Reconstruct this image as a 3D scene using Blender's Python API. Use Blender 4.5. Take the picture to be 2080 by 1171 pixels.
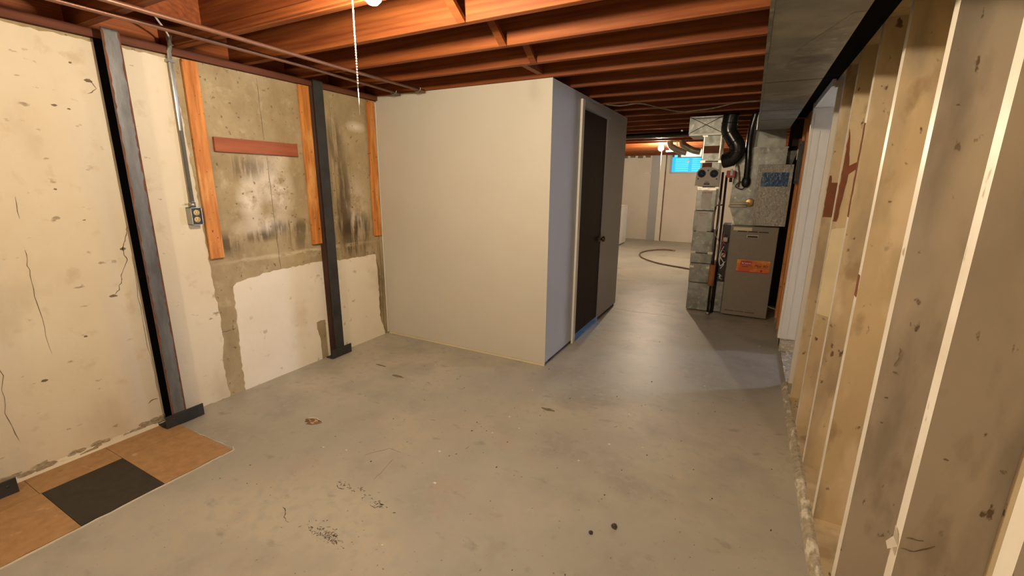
import bpy, bmesh, math, random
from mathutils import Vector, Matrix, noise
from mathutils.geometry import tessellate_polygon
random.seed(7)
S = bpy.context.scene
for o in list(bpy.data.objects): bpy.data.objects.remove(o)
C = S.collection

# ------------------------------------------------------------ camera, world, exposure
cd = bpy.data.cameras.new('camera'); cam = bpy.data.objects.new('camera', cd); C.objects.link(cam)
cd.sensor_width = 36; cd.lens = 894.44/2080*36; cd.clip_start = .02; cd.clip_end = 60
Fv, Rv, Uv = Vector((-.45401,.86017,-.23233)), Vector((.88321,.46886,.00999)), Vector((-.11752,.20066,.97259))
M = Matrix.Identity(4)
for i in range(3):
    M[i][0] = Rv[i]; M[i][1] = Uv[i]; M[i][2] = -Fv[i]; M[i][3] = (0,0,1.4)[i]
cam.matrix_world = M
S.camera = cam
w = bpy.data.worlds.new('world'); S.world = w; w.use_nodes = True
w.node_tree.nodes['Background'].inputs[0].default_value = (.75,.85,1,1)
w.node_tree.nodes['Background'].inputs[1].default_value = .35
S.view_settings.view_transform = 'Standard'; S.view_settings.look = 'None'
S.view_settings.gamma = 1; S.view_settings.use_curve_mapping = False
S.view_settings.exposure = 0.45
BULB_MAIN, BULB_REAR, BULB_FAR, DAY_SIDE, DAY_CLOSET, DAY_FAR = 1800, 1350, 1500, 110, 10, 40
WARM = (1,.81,.59)

# ------------------------------------------------------------ materials
def mat(name, base, rough=.7, metal=0, noise_amt=.15, scale=6, bump=.05, bscale=40, dark=None, stretch=(1,1,1), spots=None, spec=.4, grain=None):
    m = bpy.data.materials.new(name); m.use_nodes = True
    nt = m.node_tree; N = nt.nodes; L = nt.links; b = N['Principled BSDF']
    b.inputs['Roughness'].default_value = rough; b.inputs['Metallic'].default_value = metal
    b.inputs['Specular IOR Level'].default_value = spec
    tc = N.new('ShaderNodeTexCoord'); mp = N.new('ShaderNodeMapping'); mp.inputs['Scale'].default_value = stretch
    L.new(tc.outputs['Object'], mp.inputs['Vector'])
    n = N.new('ShaderNodeTexNoise'); n.inputs['Scale'].default_value = scale; n.inputs['Detail'].default_value = 6; n.inputs['Roughness'].default_value = .6
    L.new(mp.outputs[0], n.inputs['Vector'])
    r = N.new('ShaderNodeValToRGB'); d = dark or tuple(c*(1-noise_amt*2.2) for c in base)
    r.color_ramp.elements[0].position = .3; r.color_ramp.elements[0].color = (*d,1)
    r.color_ramp.elements[1].position = .68; r.color_ramp.elements[1].color = (*base,1)
    L.new(n.outputs['Fac'], r.inputs[0]); out = r.outputs[0]
    if spots:
        for (sc, col, lo, hi, st) in spots:
            n2 = N.new('ShaderNodeTexNoise'); n2.inputs['Scale'].default_value = sc; n2.inputs['Detail'].default_value = 5
            mp2 = N.new('ShaderNodeMapping'); mp2.inputs['Scale'].default_value = st; mp2.inputs['Location'].default_value = (sc, sc*.37, 3)
            L.new(tc.outputs['Object'], mp2.inputs['Vector']); L.new(mp2.outputs[0], n2.inputs['Vector'])
            r2 = N.new('ShaderNodeMapRange'); r2.inputs[1].default_value = lo; r2.inputs[2].default_value = hi
            L.new(n2.outputs['Fac'], r2.inputs[0])
            mx = N.new('ShaderNodeMix'); mx.data_type = 'RGBA'; L.new(r2.outputs[0], mx.inputs[0]); L.new(out, mx.inputs[6]); mx.inputs[7].default_value = (*col,1)
            out = mx.outputs[2]
    if grain:   # wood: rings stretched along one axis
        mpg = N.new('ShaderNodeMapping'); mpg.inputs['Scale'].default_value = grain
        L.new(tc.outputs['Object'], mpg.inputs['Vector'])
        wv = N.new('ShaderNodeTexWave'); wv.wave_type = 'RINGS'; wv.inputs['Scale'].default_value = 3.0; wv.inputs['Distortion'].default_value = 9; wv.inputs['Detail'].default_value = 3; wv.inputs['Detail Scale'].default_value = 1.2
        L.new(mpg.outputs[0], wv.inputs['Vector'])
        mx = N.new('ShaderNodeMix'); mx.data_type = 'RGBA'; mx.blend_type = 'MULTIPLY'; mx.inputs[0].default_value = .45
        rg = N.new('ShaderNodeValToRGB'); rg.color_ramp.elements[0].color = (.62,.50,.40,1); rg.color_ramp.elements[1].color = (1,1,1,1); rg.color_ramp.elements[1].position = .6
        L.new(wv.outputs[0], rg.inputs[0]); L.new(out, mx.inputs[6]); L.new(rg.outputs[0], mx.inputs[7]); out = mx.outputs[2]
    L.new(out, b.inputs['Base Color'])
    if bump:
        n3 = N.new('ShaderNodeTexNoise'); n3.inputs['Scale'].default_value = bscale; n3.inputs['Detail'].default_value = 5
        L.new(mp.outputs[0], n3.inputs['Vector'])
        bp = N.new('ShaderNodeBump'); bp.inputs['Strength'].default_value = min(1, bump*6); bp.inputs['Distance'].default_value = .01*bump*4
        L.new(n3.outputs['Fac'], bp.inputs['Height']); L.new(bp.outputs[0], b.inputs['Normal'])
    m['out'] = 1
    return m
def emit(name, col, s):
    m = bpy.data.materials.new(name); m.use_nodes = True; b = m.node_tree.nodes['Principled BSDF']
    b.inputs['Base Color'].default_value = (.02,.02,.02,1)
    b.inputs['Emission Color'].default_value = (*col,1); b.inputs['Emission Strength'].default_value = s
    return m

M_floor = mat('painted_concrete_floor', (.45,.42,.35), .46, 0, .06, 1.6, .06, 25, dark=(.34,.325,.28), spec=.45,
    spots=[(.8,(.50,.45,.35),.45,.62,(1,1,1)), (2.6,(.34,.315,.265),.52,.68,(1,1,1)), (4.2,(.42,.35,.285),.60,.78,(1,1,1)), (60,(.20,.15,.10),.68,.73,(1,1,1)), (9,(.31,.29,.24),.62,.74,(1,1.6,1)), (20,(.40,.385,.33),.5,.7,(1,1,1))])
M_cream = mat('cream_wall_paint', (.80,.73,.58), .75, 0, .08, 1.3, .12, 14, dark=(.72,.63,.46), spec=.2,
    spots=[(3.5,(.60,.52,.38),.58,.78,(1,1,.6)), (26,(.40,.33,.22),.68,.74,(1,.5,1)), (1.1,(.66,.61,.52),.5,.68,(1,2,.4)), (9,(.66,.56,.40),.60,.72,(1,1,1))])
M_white = mat('white_wall_paint', (.88,.83,.72), .75, 0, .05, 2, .1, 22, dark=(.83,.76,.62), spec=.2, spots=[(14,(.6,.53,.41),.66,.74,(1,1,1)),(3,(.74,.66,.52),.56,.7,(1,1,1))])
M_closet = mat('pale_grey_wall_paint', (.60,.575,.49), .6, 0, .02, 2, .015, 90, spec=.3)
M_closet_side = mat('closet_paint_shaded_side', (.47,.455,.42), .5, 0, .02, 2, .015, 90, spec=.35)  # darker copy of the closet paint, the side's shade put into its colour
M_woodx = mat('fir_joist_along_x', (.30,.092,.023), .6, 0, .12, 3, .04, 30, dark=(.15,.036,.011), stretch=(.5,8,8), grain=(.15,4,4), spec=.25)
M_woody = mat('fir_board_along_y', (.46,.15,.045), .55, 0, .12, 3, .04, 30, dark=(.32,.09,.03), stretch=(8,.5,8), grain=(7,.25,7), spec=.3)
M_woodz = mat('fir_board_upright', (.74,.31,.075), .5, 0, .12, 5, .04, 30, dark=(.40,.12,.02), stretch=(8,8,.6), spec=.35,
    spots=[(34,(.18,.05,.01),.66,.70,(1,1,1)),(9,(.82,.42,.14),.55,.7,(1,1,.3))])
M_subfloor = mat('subfloor_and_shade_panel', (.035,.014,.009), .8, 0, .15, 3, .05, 30)
M_redwood = mat('red_stained_wood', (.42,.13,.06), .6, 0, .12, 3, .04, 30, dark=(.28,.08,.04), stretch=(8,.5,8), spec=.3)
M_sill = mat('aged_sill_wood', (.17,.06,.032), .7, 0, .12, 3, .04, 30, dark=(.10,.035,.02), stretch=(8,.5,8), spec=.2)
M_steel = mat('dark_painted_steel', (.055,.058,.062), .5, .3, .15, 8, .04, 30, dark=(.030,.031,.034), spec=.5)
M_steelgrey = mat('grey_mill_steel', (.20,.21,.22), .45, .35, .12, 5, .04, 30, dark=(.10,.105,.11), stretch=(1,4,1), spec=.5)
M_rust = mat('rusty_steel_edge', (.22,.07,.025), .8, 0, .2, 12, .05, 60, dark=(.08,.04,.025))
M_brownsteel = mat('brown_primed_steel', (.13,.065,.045), .6, .1, .2, 6, .05, 40, dark=(.06,.035,.03), stretch=(1,1,.3))
M_galv = mat('galvanised_sheet', (.34,.35,.315), .4, .6, .12, 9, .03, 30, dark=(.17,.18,.16), spec=.4, spots=[(25,(.42,.42,.36),.55,.7,(1,1,1)),(6,(.13,.135,.12),.56,.7,(1,1,1))])
M_galvdark = mat('tarnished_galvanised_sheet', (.32,.33,.30), .4, .6, .12, 5, .03, 22, dark=(.19,.20,.18), spec=.4, spots=[(14,(.25,.24,.2),.55,.7,(1,1,1)),(4,(.40,.41,.36),.55,.7,(1,1,1))])
M_conduit = mat('conduit_metal', (.42,.43,.41), .35, .8, .1, 8, .02, 30)
M_copper = mat('dull_copper_pipe', (.30,.15,.10), .42, .5, .2, 6, .02, 30, dark=(.20,.11,.085), stretch=(1,.4,1))
M_black = mat('black_plastic', (.012,.012,.013), .45, 0, .1, 8, .02, 30, spec=.6)
M_matte = mat('black_beam_and_recess_shade', (.008,.008,.009), .9, 0, .1, 8, .02, 30, spec=.05)
M_blackpipe = mat('glossy_black_flue', (.02,.02,.02), .22, .2, .1, 8, .03, 20, spec=.7)
M_darkpipe = mat('black_iron_pipe', (.05,.03,.025), .5, .4, .2, 12, .03, 30)
M_foam = mat('orange_brown_insulation', (.42,.16,.07), .85, 0, .1, 20, .05, 60)
M_ivory = mat('ivory_plastic', (.72,.55,.25), .4, 0, .05, 10, 0)
M_whitepl = mat('white_enamel', (.80,.80,.78), .3, 0, .02, 8, 0, spec=.5)
M_beige = mat('beige_plastic', (.50,.45,.37), .5, 0, .05, 8, 0)
M_label = mat('white_paper_label', (.66,.62,.55), .6, 0, .05, 20, 0)
M_ink = mat('dark_print', (.03,.025,.025), .7, 0, 0, 8, 0)
M_redink = mat('red_print', (.35,.06,.04), .7, 0, 0, 8, 0)
M_redlabel = mat('red_badge', (.50,.035,.02), .4, 0, .05, 8, 0)
M_furn = mat('taupe_enamel', (.26,.22,.165), .45, 0, .05, 30, .02, 120, spec=.4)
M_brass = mat('worn_brass', (.45,.28,.10), .35, .8, .1, 12, 0)
M_knob = mat('antique_bronze', (.14,.10,.06), .28, .9, .1, 12, 0)
M_door = mat('dark_walnut_veneer', (.034,.018,.011), .55, 0, .2, 4, .02, 60, dark=(.022,.012,.008), stretch=(5,5,.35), grain=(5,5,.25), spec=.18)
M_trimwhite = mat('white_trim_paint', (.76,.72,.62), .45, 0, .03, 6, .01, 30, spec=.4)
M_trimgrey = mat('grey_trim_and_wall_shade', (.42,.42,.42), .4, 0, .03, 6, .01, 30, spec=.45)
M_studface = mat('dirty_tan_paint', (.63,.50,.30), .65, 0, .1, 2.2, .04, 20, dark=(.47,.37,.225), stretch=(1,1,.6), spec=.3,
    spots=[(3,(.34,.275,.19),.50,.70,(2,2,.6)), (30,(.16,.10,.06),.66,.71,(1,1,.6)), (7,(.68,.56,.37),.55,.68,(1,1,.4)), (11,(.38,.28,.16),.60,.72,(1,1,.5))])
M_studface2 = mat('dirty_grey_paint', (.50,.44,.345), .65, 0, .1, 2.2, .04, 20, dark=(.36,.315,.245), stretch=(1,1,.5), spec=.3,
    spots=[(3.5,(.27,.235,.185),.50,.68,(2,2,.5)), (34,(.14,.10,.06),.67,.71,(1,1,.5)), (2.2,(.58,.50,.35),.52,.7,(1,1,.4)), (12,(.33,.28,.21),.56,.68,(1,1,.35))])
M_studedge = mat('lit_cream_stud_edge', (.90,.85,.74), .4, 0, .04, 5, .03, 30, dark=(.76,.69,.54), spec=.4,
    spots=[(30,(.5,.41,.27),.66,.72,(1,1,.5))])
M_chip = mat('exposed_tile', (.30,.17,.08), .7, 0, .2, 30, .05, 60, dark=(.10,.06,.03), spots=[(40,(.5,.4,.28),.56,.6,(1,1,1))])
M_bare = mat('bare_rust_brown_wood', (.22,.075,.03), .7, 0, .15, 10, .03, 30)
M_pale = mat('pale_yellow_paint_patch', (.78,.68,.44), .6, 0, .06, 8, .03, 30)
M_tilebrown = mat('brown_vinyl_tile', (.47,.275,.125), .5, 0, .1, 22, .02, 40, dark=(.36,.20,.085), spec=.35, spots=[(14,(.62,.42,.22),.64,.75,(1,1,1)), (10,(.20,.11,.05),.70,.78,(1,1,1))])
M_tileblack = mat('black_vinyl_tile', (.045,.038,.03), .5, 0, .1, 22, .02, 40, dark=(.028,.024,.02), spec=.3, spots=[(40,(.12,.10,.08),.72,.78,(1,1,1))])
M_plate = mat('rough_curb_paint', (.56,.49,.36), .9, 0, .15, 30, .3, 60, dark=(.34,.29,.20), spots=[(28,(.78,.72,.58),.55,.65,(1,.4,1))])
M_tape = mat('foil_tape', (.72,.70,.62), .3, .5, .1, 20, .1, 30)
M_bluetape = mat('blue_film', (.01,.075,.19), .3, 0, .15, 12, .15, 30)
M_chain = mat('white_cord', (.85,.83,.78), .5, 0, .03, 30, 0)
M_crack = mat('crack_dark', (.25,.19,.12), .9, 0, .2, 30, 0)
M_smudge = mat('grime', (.26,.205,.135), .9, 0, .2, 30, 0)
M_crumb = mat('crumbled_paint', (.50,.43,.31), .95, 0, .25, 40, .1, 60, dark=(.28,.22,.14))
M_scuff = mat('scuff_and_gap_shade', (.085,.07,.055), .9, 0, .2, 30, 0)
M_red = mat('red_plastic', (.45,.07,.05), .5, 0, .1, 12, 0)
M_hose = mat('brown_rubber_hose', (.17,.10,.065), .6, 0, .1, 12, 0)
M_far = mat('far_wall_paint', (.72,.66,.57), .75, 0, .05, 1.2, .06, 14, spec=.2, spots=[(5,(.56,.47,.38),.68,.8,(1,1,1))])
M_bulb_a = emit('lit_bulb', WARM, BULB_MAIN); M_bulb_r = emit('lit_bulb_rear', WARM, BULB_REAR); M_bulb_f = emit('lit_bulb_far', WARM, BULB_FAR)
M_winblue = emit('backlit_blue_pane', (.0,.42,.95), 1.0)
M_winlight = emit('backlit_pale_slat', (.10,.75,1.0), 1.1)
M_daysky = emit('daylight_pane', (.72,.78,1.0), DAY_SIDE); M_daycl = emit('daylight_pane_closet', (.10,.42,1.0), DAY_CLOSET)

# label with an orange gradient print (flat print on the furnace)
M_badge = bpy.data.materials.new('orange_badge_print'); M_badge.use_nodes = True
_n = M_badge.node_tree; _tc = _n.nodes.new('ShaderNodeTexCoord'); _t = _n.nodes.new('ShaderNodeTexNoise'); _t.inputs['Scale'].default_value = 7
_r = _n.nodes.new('ShaderNodeValToRGB'); _r.color_ramp.elements[0].color = (.62,.11,.02,1); _r.color_ramp.elements[0].position=.35; _r.color_ramp.elements[1].color = (.95,.42,.04,1); _r.color_ramp.elements[1].position=.62
_n.links.new(_tc.outputs['Object'], _t.inputs[0]); _n.links.new(_t.outputs[0], _r.inputs[0]); _n.links.new(_r.outputs[0], _n.nodes['Principled BSDF'].inputs['Base Color'])

# clear crinkled plastic film
M_film = bpy.data.materials.new('crinkled_clear_film'); M_film.use_nodes = True
_n = M_film.node_tree; _b = _n.nodes['Principled BSDF']; _b.inputs['Base Color'].default_value = (.36,.345,.30,1); _b.inputs['Roughness'].default_value = .12; _b.inputs['Specular IOR Level'].default_value = .9; _b.inputs['Coat Weight'].default_value = .6; _b.inputs['Coat Roughness'].default_value = .08
_t = _n.nodes.new('ShaderNodeTexNoise'); _t.inputs['Scale'].default_value = 26; _t.inputs['Detail'].default_value = 3; _tc = _n.nodes.new('ShaderNodeTexCoord')
_bp = _n.nodes.new('ShaderNodeBump'); _bp.inputs['Strength'].default_value = .9; _bp.inputs['Distance'].default_value = .03
_n.links.new(_tc.outputs['Object'], _t.inputs[0]); _n.links.new(_t.outputs[0], _bp.inputs['Height']); _n.links.new(_bp.outputs[0], _b.inputs['Normal'])

# bare concrete with water stains that keep their own shape on the wall
M_conc = bpy.data.materials.new('stained_bare_concrete'); M_conc.use_nodes = True
def build_conc():
    nt = M_conc.node_tree; N = nt.nodes; L = nt.links; b = N['Principled BSDF']; b.inputs['Roughness'].default_value = .85; b.inputs['Specular IOR Level'].default_value = .25
    tc = N.new('ShaderNodeTexCoord')
    def nz(scale, st, det=6, loc=(0,0,0)):
        mp = N.new('ShaderNodeMapping'); mp.inputs['Scale'].default_value = st; mp.inputs['Location'].default_value = loc
        L.new(tc.outputs['Object'], mp.inputs[0]); n = N.new('ShaderNodeTexNoise'); n.inputs['Scale'].default_value = scale; n.inputs['Detail'].default_value = det; n.inputs['Roughness'].default_value=.65
        L.new(mp.outputs[0], n.inputs[0]); return n.outputs['Fac']
    def mr(v, lo, hi, a=0, c=1):
        m = N.new('ShaderNodeMapRange'); m.inputs[1].default_value = lo; m.inputs[2].default_value = hi; m.inputs[3].default_value = a; m.inputs[4].default_value = c
        L.new(v, m.inputs[0]); return m.outputs[0]
    def mul(a, c):
        m = N.new('ShaderNodeMath'); m.operation = 'MULTIPLY'; L.new(a, m.inputs[0])
        if isinstance(c, (int,float)): m.inputs[1].default_value = c
        else: L.new(c, m.inputs[1])
        return m.outputs[0]
    def blob(y, z, ry, rz, soft=.6):      # soft ellipse on the wall plane
        mp = N.new('ShaderNodeMapping'); mp.vector_type = 'POINT'
        mp.inputs['Location'].default_value = (0, -y/ry, -z/rz); mp.inputs['Scale'].default_value = (0, 1/ry, 1/rz)
        L.new(tc.outputs['Object'], mp.inputs[0]); ln = N.new('ShaderNodeVectorMath'); ln.operation = 'LENGTH'; L.new(mp.outputs[0], ln.inputs[0])
        return mr(ln.outputs['Value'], 1, 1-soft)
    def mix(a, col, fac):
        m = N.new('ShaderNodeMix'); m.data_type = 'RGBA'; L.new(fac, m.inputs[0])
        if isinstance(a, tuple): m.inputs[6].default_value = (*a,1)
        else: L.new(a, m.inputs[6])
        m.inputs[7].default_value = (*col,1); return m.outputs[2]
    c = mix((.46,.375,.225), (.33,.255,.145), mr(nz(4,(1,1,.7)), .38, .66))
    c = mix(c, (.54,.46,.30), mr(nz(9,(1,1,1)), .55, .75))
    streak = nz(14,(1,1,.12),8); wob = nz(6,(1,1,1),6,(3,1,2))
    white = (.86,.80,.68)
    for (y,z,ry,rz,k) in [(1.80,1.27,.10,.17,1), (2.02,1.33,.13,.22,.9), (1.90,1.42,.17,.22,.6), (1.90,1.10,.26,.09,.8), (2.70,1.18,.16,.32,.6), (2.05,1.55,.09,.1,.5), (2.75,1.83,.12,.05,.8)]:
        c = mix(c, white, mul(mul(blob(y,z,ry,rz,.9), mr(wob,.36,.52)), k))
    for (y,z,ry,rz,k) in [(2.66,1.02,.34,.16,1), (2.55,1.30,.16,.5,.8), (2.52,1.72,.1,.2,.7), (2.05,1.08,.28,.07,.7), (1.80,1.48,.22,.1,.6), (1.62,1.0,.12,.1,.8), (2.85,.5,.14,.5,.9), (2.7,.86,.3,.12,.8), (2.15,1.0,.16,.14,.6), (1.85,1.03,.16,.05,.8)]:
        c = mix(c, (.085,.06,.035), mul(mul(blob(y,z,ry,rz,.7), mr(streak,.44,.54)), k))
    c = mix(c, (.13,.095,.055), mul(mr(nz(30,(1,1,1),3,(7,2,1)), .63, .70), .8))
    # pale seam left by a removed board at z ~ .9
    c = mix(c, (.66,.58,.40), mul(mul(blob(2.2,.885,.75,.022,.8), mr(nz(8,(1,1,3),4,(9,9,9)),.42,.52)), .95))
    L.new(c, b.inputs['Base Color'])
    bp = N.new('ShaderNodeBump'); bp.inputs['Strength'].default_value = .5; bp.inputs['Distance'].default_value = .008
    L.new(nz(35,(1,1,1)), bp.inputs['Height']); L.new(bp.outputs[0], b.inputs['Normal'])
build_conc()

# ------------------------------------------------------------ mesh helpers
def link(name, bm, m, parent=None, smooth=False, mats=None):
    me = bpy.data.meshes.new(name); bmesh.ops.recalc_face_normals(bm, faces=bm.faces); bm.to_mesh(me); bm.free()
    for x in (mats or [m]): me.materials.append(x)
    if smooth:
        for p in me.polygons: p.use_smooth = True
    o = bpy.data.objects.new(name, me); C.objects.link(o)
    if parent:
        o.parent = parent; o.matrix_parent_inverse = Matrix.Translation(-parent.location)
    return o
def addbox(bm, x0, x1, y0, y1, z0, z1, bev=0, mi=0):
    r = bmesh.ops.create_cube(bm, size=1)
    for v in r['verts']:
        v.co = Vector((x0+(v.co.x+.5)*(x1-x0), y0+(v.co.y+.5)*(y1-y0), z0+(v.co.z+.5)*(z1-z0)))
    fs = {f for v in r['verts'] for f in v.link_faces}
    for f in fs: f.material_index = mi
    if bev: bmesh.ops.bevel(bm, geom=list({e for f in fs for e in f.edges}), offset=bev, segments=1, affect='EDGES')
def box(name, m, x0, x1, y0, y1, z0, z1, parent=None, bev=0):
    bm = bmesh.new(); addbox(bm, x0, x1, y0, y1, z0, z1, bev); return link(name, bm, m, parent)
def addtube(bm, pts, r, seg=10, cap=True):
    pts = [Vector(p) for p in pts]; rings = []; n = len(pts)
    rr = r if isinstance(r, (list,tuple)) else [r]*n
    ref = None
    for i, p in enumerate(pts):
        t = (pts[min(i+1,n-1)]-pts[max(i-1,0)]).normalized()
        if ref is None: ref = Vector((0,0,1)) if abs(t.z) < .9 else Vector((1,0,0))
        u = t.cross(ref).normalized(); v = t.cross(u).normalized(); ref = v.cross(t)*1 if False else ref
        if abs(t.dot(ref)) > .95:
            ref = Vector((1,0,0)) if abs(t.x) < .9 else Vector((0,1,0)); u = t.cross(ref).normalized(); v = t.cross(u).normalized()
        rings.append([bm.verts.new(p+rr[i]*(math.cos(a)*u+math.sin(a)*v)) for a in [2*math.pi*k/seg for k in range(seg)]])
    for a, b in zip(rings, rings[1:]):
        # match ring starts to avoid twist
        best = min(range(seg), key=lambda s: (a[0].co-pts[rings.index(a)]-(b[s].co-pts[rings.index(b)])).length)
        fwd = min((1,-1), key=lambda d: (a[1].co-b[(best+d)%seg].co).length)
        for k in range(seg):
            bm.faces.new((a[k], a[(k+1)%seg], b[(best+fwd*(k+1))%seg], b[(best+fwd*k)%seg]))
    if cap:
        bm.faces.new(rings[0]); bm.faces.new(rings[-1])
def tube(name, m, pts, r, parent=None, seg=10):
    bm = bmesh.new(); addtube(bm, pts, r, seg); return link(name, bm, m, parent, True)
def smoothpath(pts, n=8):
    pts = [Vector(p) for p in pts]; out = []
    for i in range(len(pts)-1):
        p0 = pts[max(i-1,0)]; p1 = pts[i]; p2 = pts[i+1]; p3 = pts[min(i+2,len(pts)-1)]
        for k in range(n):
            t = k/n; out.append(.5*((2*p1)+(p2-p0)*t+(2*p0-5*p1+4*p2-p3)*t*t+(3*p1-p0-3*p2+p3)*t*t*t))
    return out+[pts[-1]]
def addlathe(bm, cen, prof, axis='z', seg=20):   # prof: (radius, along)
    cen = Vector(cen); rings = []
    ax = {'x':(Vector((1,0,0)),Vector((0,1,0)),Vector((0,0,1))), 'y':(Vector((0,1,0)),Vector((1,0,0)),Vector((0,0,1))), 'z':(Vector((0,0,1)),Vector((1,0,0)),Vector((0,1,0)))}[axis]
    for r, h in prof:
        rings.append([bm.verts.new(cen+ax[0]*h+max(r,1e-4)*(math.cos(2*math.pi*k/seg)*ax[1]+math.sin(2*math.pi*k/seg)*ax[2])) for k in range(seg)])
    for a, b in zip(rings, rings[1:]):
        for k in range(seg): bm.faces.new((a[k], a[(k+1)%seg], b[(k+1)%seg], b[k]))
    bm.faces.new(rings[0]); bm.faces.new(rings[-1])
def lathe(name, m, cen, prof, axis='z', parent=None, seg=20):
    bm = bmesh.new(); addlathe(bm, cen, prof, axis, seg); return link(name, bm, m, parent, True)
def jag(poly, step=.03, amp=.006, seed=0, keep=lambda a,b: False):
    rnd = random.Random(seed); out = []
    for i in range(len(poly)):
        a = Vector(poly[i]).to_2d() if False else Vector((*poly[i],0)); b = Vector((*poly[(i+1)%len(poly)],0))
        n = max(1, int((b-a).length/step)); d = (b-a)
        nn = Vector((-d.y, d.x, 0)).normalized() if d.length else Vector()
        for k in range(n):
            p = a+d*(k/n)
            if not keep(a,b): p = p+nn*rnd.uniform(-amp,amp)
            out.append((p.x,p.y))
    return out
def addprism(bm, poly, axis, v0, v1):   # polygon extruded along axis; poly coords are the other two axes in order
    def mk(p, v):
        return Vector((v,p[0],p[1])) if axis=='x' else Vector((p[0],v,p[1])) if axis=='y' else Vector((p[0],p[1],v))
    a = [bm.verts.new(mk(p,v0)) for p in poly]; b = [bm.verts.new(mk(p,v1)) for p in poly]
    n = len(poly)
    for tri in tessellate_polygon([[Vector((p[0],p[1],0)) for p in poly]]):
        for ring in (a, b):
            try: bm.faces.new([ring[i] for i in tri])
            except ValueError: pass
    for i in range(n): bm.faces.new((a[i],a[(i+1)%n],b[(i+1)%n],b[i]))
def prism(name, m, poly, axis, v0, v1, parent=None):
    bm = bmesh.new(); addprism(bm, poly, axis, v0, v1); return link(name, bm, m, parent)
def crackline(bm, pts, w, axis, v0, v1, seed=0, amp=.008, sub=4):  # thin jagged ribbon lying on a plane
    rnd = random.Random(seed); P = []; w = w*.55
    for a, b in zip(pts, pts[1:]):
        ln = math.hypot(b[0]-a[0], b[1]-a[1]); am = min(amp, ln/sub*.35)
        for k in range(sub):
            t = k/sub; P.append(((a[0]+(b[0]-a[0])*t)+rnd.uniform(-am,am)*(k>0), (a[1]+(b[1]-a[1])*t)+rnd.uniform(-am,am)*(k>0)))
    P.append(pts[-1]); rows = []
    mk = (lambda p,v: (v,p[0],p[1])) if axis=='x' else (lambda p,v: (p[0],v,p[1])) if axis=='y' else (lambda p,v: (p[0],p[1],v))
    for i, p in enumerate(P):
        q = P[min(i+1,len(P)-1)]; o = P[max(i-1,0)]; d = Vector((q[0]-o[0],q[1]-o[1],0)).normalized()
        ww = w*rnd.uniform(.25,1)*(.2 if i in (0,len(P)-1) else 1); l = (p[0]-d.y*ww, p[1]+d.x*ww); r = (p[0]+d.y*ww, p[1]-d.x*ww)
        rows.append([bm.verts.new(mk(l,v0)), bm.verts.new(mk(l,v1)), bm.verts.new(mk(r,v1)), bm.verts.new(mk(r,v0))])
    for a, b in zip(rows, rows[1:]):
        for k in range(4): bm.faces.new((a[k],a[(k+1)%4],b[(k+1)%4],b[k]))
def blobpoly(cy, cz, ry, rz, seed=0, n=12, amp=.3):
    rnd = random.Random(seed); return [(cy+ry*math.cos(2*math.pi*k/n)*(1+rnd.uniform(-amp,amp)), cz+rz*math.sin(2*math.pi*k/n)*(1+rnd.uniform(-amp,amp))) for k in range(n)]
def empty(name, loc=(0,0,0)):
    o = bpy.data.objects.new(name, None); C.objects.link(o); o.location = loc; o.empty_display_size = .05; return o
def thing(name, label, cat, loc=(0,0,0), group=None):
    o = empty(name, loc); o['label'] = label; o['category'] = cat
    if group: o['group'] = group
    return o
def tag(o, label, cat, group=None):
    o['label'] = label; o['category'] = cat
    if group: o['group'] = group
    return o
def struct(name, loc=(0,0,0), label=None):
    o = empty(name, loc); o['kind'] = 'structure'
    if label: o['label'] = label
    return o
def st(o, label=None):
    o['kind'] = 'structure'
    if label: o['label'] = label
    return o

LX = -2.904            # left wall plane
JB = 2.10              # underside of joists
# ------------------------------------------------------------ floor
fl = struct('floor', (0,0,0), 'worn grey-blue painted concrete basement floor')
box('slab', M_floor, -3.6, 5.0, -3.0, 12.2, -.12, 0, fl)
# vinyl tiles left along the left wall
tiles = [(-2.69,-2.28,.533,.831,'k'), (-2.69,-2.28,.833,1.143,'b'), (-2.69,-2.28,.233,.531,'b'), (-2.69,-2.28,-.07,.231,'k'), (-2.69,-2.28,-.37,-.072,'b'),
         (-2.90,-2.692,.833,1.143,'b'), (-2.90,-2.692,.528,.831,'b'), (-2.90,-2.692,.225,.526,'b'), (-2.90,-2.692,-.08,.223,'b'), (-2.90,-2.692,-.37,-.082,'b')]
for i, (a,b,c_,d,k) in enumerate(tiles):
    p = [(a,c_),(b,c_),(b,d),(a,d)]
    pj_ = jag(p, .03, .004, i, keep=lambda u,v: not (u.x > -2.3 and v.x > -2.3))
    prism('floor_tile', M_tileblack if k=='k' else M_tilebrown, pj_, 'z', 0, .0045, fl)
bm = bmesh.new(); crackline(bm, [(-2.272,-.3),(-2.274,.1),(-2.27,.45),(-2.272,.8),(-2.27,1.0),(-2.268,1.15),(-2.30,1.16)], .0045, 'z', 0, .006, 3, .003, 8)
crackline(bm, [(-2.30,1.155),(-2.5,1.147),(-2.65,1.143)], .003, 'z', 0, .006, 4, .003, 6)
link('paint_ridge', bm, M_trimwhite, fl)
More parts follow.
